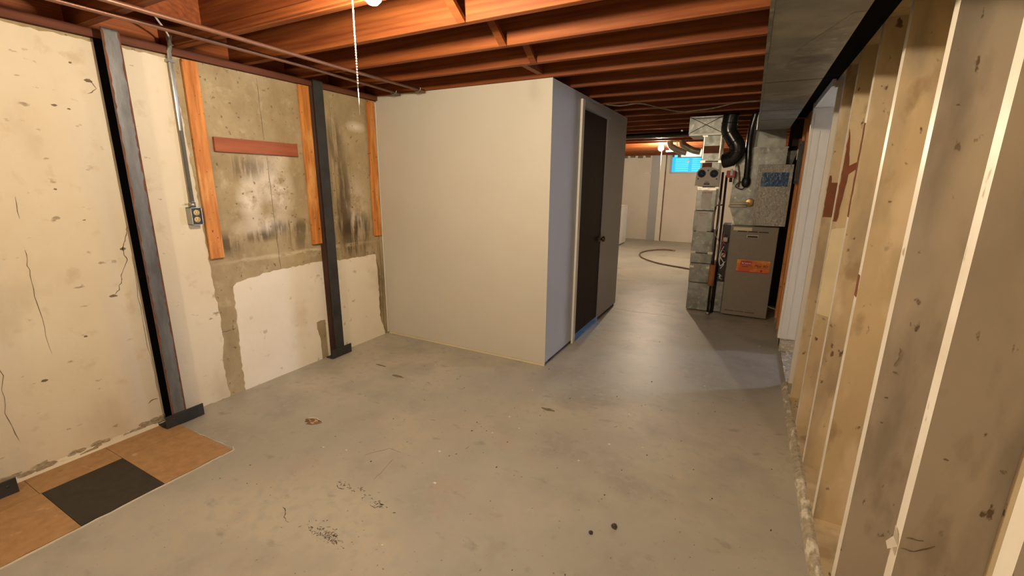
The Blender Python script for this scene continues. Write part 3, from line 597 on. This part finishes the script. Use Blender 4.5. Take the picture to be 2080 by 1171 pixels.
# ------------------------------------------------------------ lamps
def lamp(x, y, zb, label, bm_mat, r=.03, chain=None):
    t = thing('ceiling_lamp', label, 'lamp', (x,y,JB))
    h = JB-zb   # bulb centre below joist
    lathe('socket', M_whitepl, (x,y,JB), [(0,-.0005),(.052,-.0005),(.052,-.012),(.03,-.022),(.022,-.045),(.0,-.046)], 'z', t)
    lathe('bulb', bm_mat, (x,y,zb), [(.0,-r),(r*.5,-r*.87),(r*.87,-r*.5),(r,0),(r*.87,r*.5),(r*.55,r*1.05),(.013,r*1.4),(.0125,h-.047)], 'z', t)
    if chain:
        cx_, cy_, z1 = chain; bmm = bmesh.new(); z = JB-.035
        addtube(bmm, [(cx_,cy_,z-.005),(cx_,cy_,z1+.09)], .002, 8); addtube(bmm, [(cx_,cy_,z1+.09),(cx_,cy_,z1)], .0014, 6)
        n = int((z-z1-.1)/.009)
        for k in range(n): bmesh.ops.create_icosphere(bmm, subdivisions=1, radius=.0032, matrix=Matrix.Translation((cx_,cy_,z-.01-k*.009)))
        addtube(bmm, [(x,y,JB-.03),(cx_,cy_,z-.006)], .002, 6)
        link('pull_cord', bmm, M_chain, t, True)
    return t
lamp(-1.20, 1.25, 2.008, 'lit bare ceiling bulb with a long white pull cord, nearest the camera', M_bulb_a, .03, (-1.285,1.24,1.634))
lamp(-.9, -1.2, 2.0, 'lit bare ceiling bulb behind the viewpoint', M_bulb_r, .03)
lamp(-1.49, 8.38, 2.02, 'lit bare ceiling bulb in the far room near the blue window', M_bulb_f, .045, (-1.47,8.36,1.25))

# ------------------------------------------------------------ trunk duct
t = thing('trunk_duct', 'large galvanised trunk duct hung under the joists along the stud wall', 'duct', (.12,2,1.88))
ZD = 1.885
bm = bmesh.new(); ys = [-2.5,-.7,.5,1.46,2.62,3.56,4.05,4.72]
for a, b in zip(ys, ys[1:]): addbox(bm, -.002, .232, a+.001, b-.001, ZD, 2.095, .001)
link('sheet_metal', bm, M_galvdark, t)
for y in ys[1:-1]: box('seam', M_black, -.003, .233, y-.0012, y+.0012, ZD-.0012, 2.095, t)
box('edge_flange', M_galv, -.014, -.0025, -2.5, 4.7, ZD-.002, ZD+.02, t)
prism('drawn_patch', M_galv, [(.09,2.05),(.06,2.35),(.13,2.55),(.228,2.55),(.228,1.7),(.2,1.7)], 'z', ZD-.0008, ZD+.001, t)
bm = bmesh.new()
crackline(bm,[(.02,3.02),(.08,3.0),(.16,3.04),(.22,3.0)],.004,'z',ZD-.0008,ZD+.001,5,.01,5); crackline(bm,[(.12,3.22),(.2,3.24),(.22,3.2)],.006,'z',ZD-.0008,ZD+.001,6,.012,5)
crackline(bm,[(0.01,4.45),(.08,4.44)],.006,'z',ZD-.0008,ZD+.001,7,.002,3); crackline(bm,[(.16,4.44),(.225,4.43)],.006,'z',ZD-.0008,ZD+.001,8,.002,3)
o = link('foil_marks', bm, M_tape, t); o['kind'] = 'stuff'
bm = bmesh.new(); p=[(-.002,4.722,ZD),(.232,4.722,ZD),(.232,4.722,2.095),(-.002,4.722,2.095),(-.03,5.33,1.95),(.235,5.33,1.95),(.235,5.33,2.095),(-.03,5.33,2.095)]
v=[bm.verts.new(q) for q in p]
for f in ((0,1,2,3),(4,5,6,7),(0,1,5,4),(2,3,7,6),(1,2,6,5),(0,3,7,4)): bm.faces.new([v[i] for i in f])
link('takeoff', bm, M_galvdark, t)

t = thing('steel_beam', 'black steel beam running under the joists between trunk duct and stud wall', 'beam', (.31,1.3,2.0))
box('bottom_flange', M_matte, .262, .385, -2.59, 5.2, 2.03, 2.04, t); box('web', M_matte, .311, .319, -2.59, 5.2, 2.0402, 2.0888, t); box('top_flange', M_matte, .262, .385, -2.59, 5.2, 2.089, 2.0995, t)

# ------------------------------------------------------------ furnace
t = thing('furnace', 'taupe upright furnace cabinet with an orange brand badge', 'furnace', (.08,5.5,0))
fx0, fx1, fy = -.146, .298, 5.22
box('cabinet', M_furn, fx0, fx1, fy+.02, 5.92, .012, .99, t, .004)
bm = bmesh.new(); addbox(bm, fx0+.004, fx1-.004, fy, fy+.0195, .02, .985, .003); dr = link('front_panel', bm, M_furn, t)
for z, y0 in ((.925,-.075),(.062,-.105)):
    for k in range(3): box('vent_slot', M_ink, y0+k*.098, y0+k*.098+.086, fy-.0012, fy+.0005, z, z+(.010 if z>.5 else .006), t)
bm = bmesh.new(); addbox(bm, .012, .125, fy-.012, fy-.0002, .865, .90, .003); h = link('handle', bm, M_beige, t); box('grip_recess', M_ink, .022, .115, fy-.0135, fy-.0122, .872, .888, h)
box('rating_label', M_pale, -.118, .055, fy-.0015, fy-.0003, .938, .972, t)
def text(s, x, z, size, m, parent, y=fy-.003, shear=0, ext=.0006):
    cu = bpy.data.curves.new('lettering','FONT'); cu.body = s; cu.size = size; cu.extrude = ext; cu.shear = shear
    tmp = bpy.data.objects.new('tmp', cu); C.objects.link(tmp); dg = bpy.context.evaluated_depsgraph_get(); me = bpy.data.meshes.new_from_object(tmp.evaluated_get(dg)); bpy.data.objects.remove(tmp)
    me.transform(Matrix.Translation((x,y,z)) @ Matrix.Rotation(math.pi/2,4,'X')); me.materials.clear(); me.materials.append(m)
    o = bpy.data.objects.new('lettering', me); C.objects.link(o); o.parent = parent; o.matrix_parent_inverse = Matrix.Translation(-parent.location); return o
bd = box('badge', M_badge, -.045, .262, fy-.002, fy-.0003, .503, .633, t)
box('badge_border', M_redlabel, -.045, .262, fy-.0026, fy-.0021, .503, .511, t)
prism('badge_flag', M_redlabel, [(-.012,.583),(.09,.578),(.094,.618),(-.008,.623)], 'y', fy-.003, fy-.0021, t)
def lett(s,x,z,size,m,sh=0,y=fy-.0042): return text(s,x,z,size,m,t,y,sh)
lett('bryant', .000, .589, .034, M_whitepl); lett('comfort', .005, .556, .018, M_ink, .3); lett('Plus 90i', .118, .563, .040, M_ink, .35)
box('badge_rule', M_ink, .118, .25, fy-.0028, fy-.0021, .553, .5555, t)
lathe('badge_seal', M_redlabel, (.19,fy-.0021,.527), [(0,0),(.013,0),(.012,-.001),(0,-.001)], 'y', t, 12)

# plenum on top of the furnace
t = thing('plenum', 'galvanised sheet-metal plenum standing on the furnace', 'duct', (.05,5.5,.992))
def frustum(bm, a0,a1,b0,b1,z0, c0,c1,d0,d1,z1):
    v=[bm.verts.new(q) for q in [(a0,b0,z0),(a1,b0,z0),(a1,b1,z0),(a0,b1,z0),(c0,d0,z1),(c1,d0,z1),(c1,d1,z1),(c0,d1,z1)]]
    for f in ((0,1,2,3),(4,5,6,7),(0,1,5,4),(1,2,6,5),(2,3,7,6),(3,0,4,7)): bm.faces.new([v[i] for i in f])
bm = bmesh.new(); frustum(bm, -.115,.27,5.27,5.85,.9915, -.19,.27,5.27,5.85,1.19); link('transition', bm, M_galv, t)
bm = bmesh.new(); frustum(bm, -.19,.27,5.27,5.85,1.1925, -.17,.27,5.27,5.85,1.76); link('box', bm, M_galv, t)
box('flange', M_galv, -.17, .275, 5.262, 5.85, 1.7605, 1.775, t)
bm = bmesh.new(); frustum(bm, -.12,.25,5.345,5.75,1.776, -.03,.235,5.345,5.75,2.09); link('neck', bm, M_galvdark, t)
bm = bmesh.new(); frustum(bm, .272,.34,5.5,5.7,1.62, .272,.37,5.5,5.7,1.75); link('side_collar', bm, M_galv, t)
box('vertical_seam', M_galvdark, .02, .024, 5.265, 5.2695, 1.20, 1.76, t)
for z, x0 in ((1.215,-.18),(1.185,-.195)): tube('insulated_line', M_pale if z>1.20 else M_label, [(x0,5.25,z),(x0+.17,5.25,z+.002)], .012, t)
lathe('rust_patch', M_brass, (.0,5.2698,1.225), [(0,0),(.045,0),(.04,-.002),(0,-.002)], 'y', t, 12)
t = thing('filter_panel', 'plastic-wrapped panel with a blue strip leaning above the furnace', 'panel', (.18,5.1,1.0))
x0,x1,z0,z1 = .035,.335,1.004,1.60; y=5.135
box('wrapped_sheet', M_film, x0+.02, x1-.02, y, y+.022, z0+.02, z1-.02, t)
for nm,a in (('frame',(x0,x0+.022,z0,z1)),('frame',(x1-.022,x1,z0,z1)),('frame',(x0+.0222,x1-.0222,z0,z0+.02)),('frame',(x0+.0222,x1-.0222,z1-.024,z1))): box(nm, M_film, a[0],a[1],y-.004,y+.026,a[2],a[3], t, .002)
box('blue_strip', M_bluetape, x0+.04, x1-.03, y-.003, y-.0003, 1.39, 1.525, t)
bm = bmesh.new(); rnd = random.Random(3)
M_glint = mat('pale_film_glint', (.80,.79,.74), .08, 0, .02, 8, 0, spec=1)  # pale beads in place of highlights on the crinkled film
for k in range(90):
    x, z = rnd.uniform(x0+.03,x1-.04), rnd.uniform(z0+.03,z1-.05); a = rnd.uniform(0,3.1); l = rnd.uniform(.004,.016)
    addtube(bm, [(x,y-.004,z),(x+l*math.cos(a)*.5,y-.0075,z+l*math.sin(a)*.5),(x+l*math.cos(a),y-.004,z+l*math.sin(a))], [.0006,.0032,.0006], 6)
o = link('film_glints', bm, M_glint, t, True); o['kind'] = 'stuff'

# return-air tower
t = thing('return_duct', 'tall narrow galvanised return-air duct tower beside the furnace', 'duct', (-.4,5.4,0))
secs = [(-.510,-.228,.012,.325),(-.514,-.232,.33,.545),(-.518,-.30,.55,.66),(-.520,-.305,.665,.90),(-.524,-.335,.905,1.125),(-.518,-.325,1.13,1.37),(-.512,-.325,1.375,1.64),(-.512,-.325,1.645,1.905)]
for a,b,z0,z1 in secs: box('duct_section', M_galv, a, b, 5.27, 5.62, z0, z1, t, .003)
box('foot_section', M_galv, -.222, -.15, 5.30, 5.60, .012, .36, t, .002)
for z in (.505,.668,1.37,1.905,1.64):
    for xa in (-.52,-.345): box('foil_strip', M_tape, xa, xa+.05, 5.2655, 5.2695, z-.012, z+.014, t, .001)
box('foil_strip', M_tape, -.515, -.33, 5.2645, 5.2692, 1.345, 1.372, t, .001)
bm = bmesh.new(); addbox(bm, -.66, -.335, 5.24, 5.66, 1.925, 2.095)
link('hood', bm, M_galv, t)
bm = bmesh.new()
for a,b in (((-.655,1.93),(-.34,2.09)),((-.655,2.09),(-.34,1.93))): addtube(bm, [(a[0],5.240,a[1]),(b[0],5.240,b[1])], .0035, 4)
link('cross_break', bm, M_steelgrey, t)
box('hood_flange', M_galvdark, -.655, -.34, 5.243, 5.66, 1.906, 1.9245, t)
box('access_cover', M_bare, -.495, -.345, 5.266, 5.2697, 1.725, 1.80, t); box('access_cover', M_bare, -.495, -.40, 5.266, 5.2697, 1.56, 1.63, t)
for x in (-.50,-.34): box('side_cleat', M_tape, x-.004, x+.004, 5.262, 5.2695, 1.67, 1.90, t)
box('paper_tag', M_label, -.468, -.372, 5.2655, 5.2697, 1.15, 1.335, t)
text('CAUTION', -.462, 1.312, .022, M_redink, t, 5.2645)
pt = box('paper_label', M_label, -.485, -.375, 5.2655, 5.2697, .90, 1.115, t)
text('IMPORTANT', -.478, 1.09, .016, M_redink, t, 5.2645); text('read first', -.470, 1.07, .014, M_redink, t, 5.2645)
box('seam_strip', M_galvdark, -.50, -.25, 5.2675, 5.2697, .245, .25, t); box('seam_strip', M_galvdark, -.49, -.32, 5.2675, 5.2697, .815, .82, t)

# beige two-eyed unit
t = thing('dehumidistat', 'beige plastic wall unit with two round black ports, on the duct tower', 'device', (-.42,5.2,1.39))
prof = [(-.543,1.39),(-.307,1.388),(-.315,1.53),(-.335,1.56),(-.38,1.578),(-.425,1.583),(-.475,1.58),(-.515,1.563),(-.535,1.53)]
prism('housing', M_beige, prof, 'y', 5.195, 5.263, t)
for x in (-.485,-.365):
    lathe('port', M_black, (x,5.1945,1.515), [(0,0),(.040,0),(.040,-.006),(.034,-.008),(.030,-.003),(0,-.002)], 'y', t, 24)
    lathe('port_lens', bpy.data.materials.get('blue_film'), (x,5.1915,1.515), [(0,0),(.014,0),(.012,-.003),(0,-.004)], 'y', t, 16)
for x,z in ((-.425,1.548),(-.515,1.462),(-.335,1.462)): lathe('screw', M_ink, (x,5.1945,z), [(0,0),(.007,0),(.006,-.002),(0,-.002)], 'y', t, 10)
box('marking', M_ink, -.455,-.398,5.1935,5.1945,1.402,1.416, t); box('marking', M_ink, -.447,-.407,5.1935,5.1945,1.424,1.430, t); box('marking', M_ink, -.442,-.412,5.1935,5.1945,1.438,1.440, t)

# flue elbow
t = thing('flue_pipe', 'glossy black flue pipe with a segmented elbow dropping from the joists', 'pipe', (-.25,5.14,1.7))
pth = smoothpath([(-.262,5.14,2.095),(-.270,5.14,2.0),(-.268,5.14,1.93),(-.225,5.14,1.86),(-.18,5.14,1.79),(-.175,5.15,1.72),(-.22,5.17,1.66),(-.29,5.19,1.64)],4)
tube('pipe', M_blackpipe, pth, .072, t, 20)
for i in (4,9,14,19,24): 
    a, b = Vector(pth[i]), Vector(pth[i+1]); d=(b-a).normalized()*.006; tube('crimp_ring', M_blackpipe, [a-d,a+d], .0765, t, 20)
t = thing('flex_hose', 'black corrugated hose hanging down the front of the plenum', 'hose', (-.07,5.16,1.4))
hp = smoothpath([(-.05,5.17,2.09),(-.07,5.18,1.95),(-.075,5.20,1.8),(-.065,5.20,1.65),(-.060,5.22,1.47)],10)
tube('hose', M_blackpipe, hp, [.027+.0022*(i%2) for i in range(len(hp))], t, 14)
lathe('end_fitting', M_black, (-.060,5.222,1.38), [(.0,0),(.02,0),(.035,.02),(.042,.05),(.036,.085),(.028,.10)], 'z', t, 14)
tag(tube('control_wire', M_black, smoothpath([(-.06,5.215,1.39),(-.09,5.215,1.36),(-.15,5.215,1.385),(-.13,5.215,1.42),(-.09,5.215,1.44)],6), .005, seg=8),'black looped wire beside the hose fitting on the plenum','wire')
tag(tube('copper_line', M_copper, smoothpath([(-.15,5.24,1.60),(-.13,5.235,1.5),(-.125,5.235,1.45),(-.125,5.235,1.38)],4), .006, seg=8),'thin copper line hanging left of the black hose','pipe')

t = thing('gas_pipe', 'dark iron pipe rising from the floor between duct tower and furnace', 'pipe', (-.27,5.15,0))
tube('pipe', M_darkpipe, [(-.272,5.17,.0),(-.275,5.17,.9),(-.280,5.17,1.53)], .012, t, 10)
tube('insulation_sleeve', M_foam, [(-.272,5.17,.33),(-.273,5.17,.56)], [.031,.031], t, 16)
lathe('floor_flange', M_conduit, (-.272,5.17,0), [(0,0),(.022,0),(.02,.03),(.0,.031)], 'z', t, 12)
t = thing('iron_pipe', 'second dark iron pipe just right of the sleeved pipe', 'pipe', (-.21,5.2,0.1))
tube('pipe', M_darkpipe, [(-.240,5.25,.0),(-.240,5.25,.9),(-.245,5.25,1.50)], .012, t, 10)
tube('branch', M_copper, [(-.315,5.225,.9),(-.315,5.225,1.17),(-.305,5.225,1.19),(-.25,5.235,1.195)], .008, t, 8)
tag(tube('gray_wire', M_conduit, smoothpath([(-.30,5.15,1.5),(-.295,5.14,1.3),(-.27,5.14,1.2),(-.265,5.14,1.0),(-.285,5.14,.9),(-.24,5.14,.8),(-.245,5.14,.6)],5), .004, seg=6),'grey wire strung down between the two iron pipes','wire')
t = thing('gas_valve', 'red and white valve control under the flue elbow', 'valve', (-.2,5.17,1.46))
box('body', M_red, -.245,-.165,5.15,5.20,1.475,1.545, t, .004); box('tag', M_label, -.21,-.185,5.14,5.149,1.495,1.56, t, .002); tube('stem', M_darkpipe, [(-.20,5.175,1.43),(-.20,5.175,1.474)], .015, t, 10)
t = thing('wire_tangle', 'tangle of red and white wires with a pale motor at the furnace side', 'wiring', (-.19,5.2,.55))
for i,(a,m) in enumerate([([(-.20,5.22,.80),(-.215,5.21,.74),(-.17,5.21,.70),(-.21,5.21,.64),(-.18,5.22,.62)],M_red),([(-.19,5.22,.76),(-.215,5.2,.66),(-.17,5.2,.58),(-.20,5.2,.52)],M_chain),([(-.21,5.22,.70),(-.215,5.2,.60),(-.20,5.2,.55),(-.16,5.205,.60)],M_chain),([(-.2,5.22,.9),(-.21,5.21,.84),(-.18,5.21,.78)],M_red)]): tube('wire', m, smoothpath(a,6), .0045, t, 6)
lathe('motor', M_label, (-.187,5.245,.83), [(0,-.025),(.026,-.025),(.028,0),(.026,.025),(0,.025)], 'x', t, 14); lathe('blower_fitting', M_label, (-.185,5.25,.66), [(0,-.025),(.024,-.025),(.026,.02),(0,.02)], 'x', t, 14)
tube('drain_line', M_conduit, [(-.215,5.22,.46),(-.165,5.22,.43)], .010, t); tube('drain_line', M_conduit, [(-.215,5.22,.42),(-.165,5.22,.40)], .009, t)
box('switch_plate', M_label, -.205,-.19,5.285,5.2895,.39,.43, t)
box('gap_shade_block', M_black, -.225,-.1465,5.30,5.6,.365,.985, t)  # black block stands in for the dark gap beside the furnace

# ceiling wire
tag(tube('ceiling_wire', M_smudge, smoothpath([(-1.24,4.13,2.093),(-1.1,4.1,2.07),(-.95,4.17,2.088),(-.80,4.45,2.075),(-.674,4.65,2.068),(-.53,4.62,2.068),(-.385,4.56,2.07),(-.2,4.45,2.085),(-.03,4.45,2.088)],6), .0055, seg=6), 'pale wire drooping under the joists between closet and trunk duct', 'wire')

# pipe rack near far room
t = thing('pipe_hangers', 'pale vertical hanger straps carrying pipes under the far joists', 'hanger', (-1.3,8.5,2.0))
hx = [(-1.355,8.5),(-1.20,8.2),(-1.10,8.5)]
for x,y in hx: box('strap', M_label, x-.012, x+.012, y-.004, y+.004, 1.98, 2.095, t)
tube('cross_pipe', M_copper, [(-1.42,8.5,1.975),(-.85,8.5,1.975)], .015, t)
def bigduct(name, pts, r, lab):
    tt = thing(name, lab, 'duct', pts[0]);  tube('duct', M_galvdark, smoothpath(pts,5), r, tt, 16); return tt
bigduct('branch_duct', [(-1.30,8.10,2.33),(-1.30,8.10,2.07),(-1.22,8.10,1.99),(-1.12,8.10,1.94),(-1.03,8.10,1.92)], .05, 'small galvanised branch duct bending below the far joists, left one')
bigduct('branch_duct', [(-1.08,7.95,2.33),(-1.08,7.95,2.07),(-1.00,7.95,1.99),(-.90,7.95,1.94),(-.80,7.95,1.92)], .05, 'small galvanised branch duct bending below the far joists, right one')
tag(box('cross_duct', M_galvdark, -1.35, -.60, 9.9, 10.15, 1.95, 2.099, None, .003), 'flat galvanised duct crossing above the blue window', 'duct')
t = thing('drain_pipe', 'black plastic drain pipe running across the far joists', 'pipe', (-2,6.6,2.05))
tube('pipe', M_blackpipe, [(-2.6,6.5,2.04),(-.66,6.5,2.06)], .035, t, 14); tube('coupling', M_black, [(-1.75,6.5,2.045),(-1.65,6.5,2.046)], .042, t, 14)
for x in (-2.3,-.9): box('hanger_strap', M_conduit, x-.01, x+.01, 6.455, 6.62, 2.083, 2.1, t)
tag(tube('supply_pipe', M_copper, [(-2.6,7.02,2.0885),(-.66,7.02,2.0885)], .011), 'thin copper supply pipe crossing under the far joists','pipe')

# white cabinet in far room
t = thing('washing_machine', 'white enamelled laundry appliance in the far room past the closet', 'appliance', (-2.9,10.5,0))
box('cabinet', M_whitepl, -3.2,-2.58,10.15,10.82,.02,.90, t, .01); box('side_panel', M_whitepl, -2.5797,-2.574,10.2,10.77,.08,.84, t, .002)
box('lid', M_whitepl, -3.2,-2.575,10.14,10.83,.9005,.925, t, .006); box('control_panel', M_whitepl, -3.27,-3.201,10.14,10.83,.9,1.05, t, .006)
for x in (-3.15,-2.63):
    for y in (10.2,10.77): tube('foot', M_black, [(x,y,0),(x,y,.02)], .02, t, 8)
# hose on the floor
t = thing('floor_hose', 'brown hose curled on the floor of the far room', 'hose', (-1.4,8.6,0))
tube('hose', M_hose, smoothpath([(-.45,7.6,.014),(-.787,7.884,.014),(-1.3,8.15,.014),(-1.70,8.62,.014),(-1.87,9.15,.014),(-1.83,9.6,.014),(-1.66,9.9,.014),(-1.50,10.02,.014),(-1.38,10.0,.014)],6), .014, t, 8)
tube('nozzle', M_brass, [(-1.38,10.0,.014),(-1.30,9.97,.014)], .018, t, 8)
# things on the right wall past the doorway
t = thing('wall_frame', 'narrow dark metal frame hung on the stud wall beyond the doorway', 'frame', (SX-.02,4.85,1.5))
bm = bmesh.new()
for a in ((4.72,4.74,1.42,1.78),(4.93,4.95,1.42,1.78),(4.74,4.93,1.42,1.44),(4.74,4.93,1.76,1.78)): addbox(bm, SX-.055, SX-.0355, *a)
link('frame', bm, M_black, t); box('glass', M_blackpipe, SX-.042,SX-.0355,4.741,4.929,1.441,1.759, t)
t = thing('switch_box', 'small white electrical box high on the wall by the plenum', 'box', (SX-.03,5.3,1.7))
box('body', M_whitepl, SX-.05, SX-.0155, 5.10, 5.15, 1.64, 1.74, t, .003); box('mount_block', M_bare, SX-.05, SX-.0155, 5.08, 5.17, 1.745, 1.83, t)
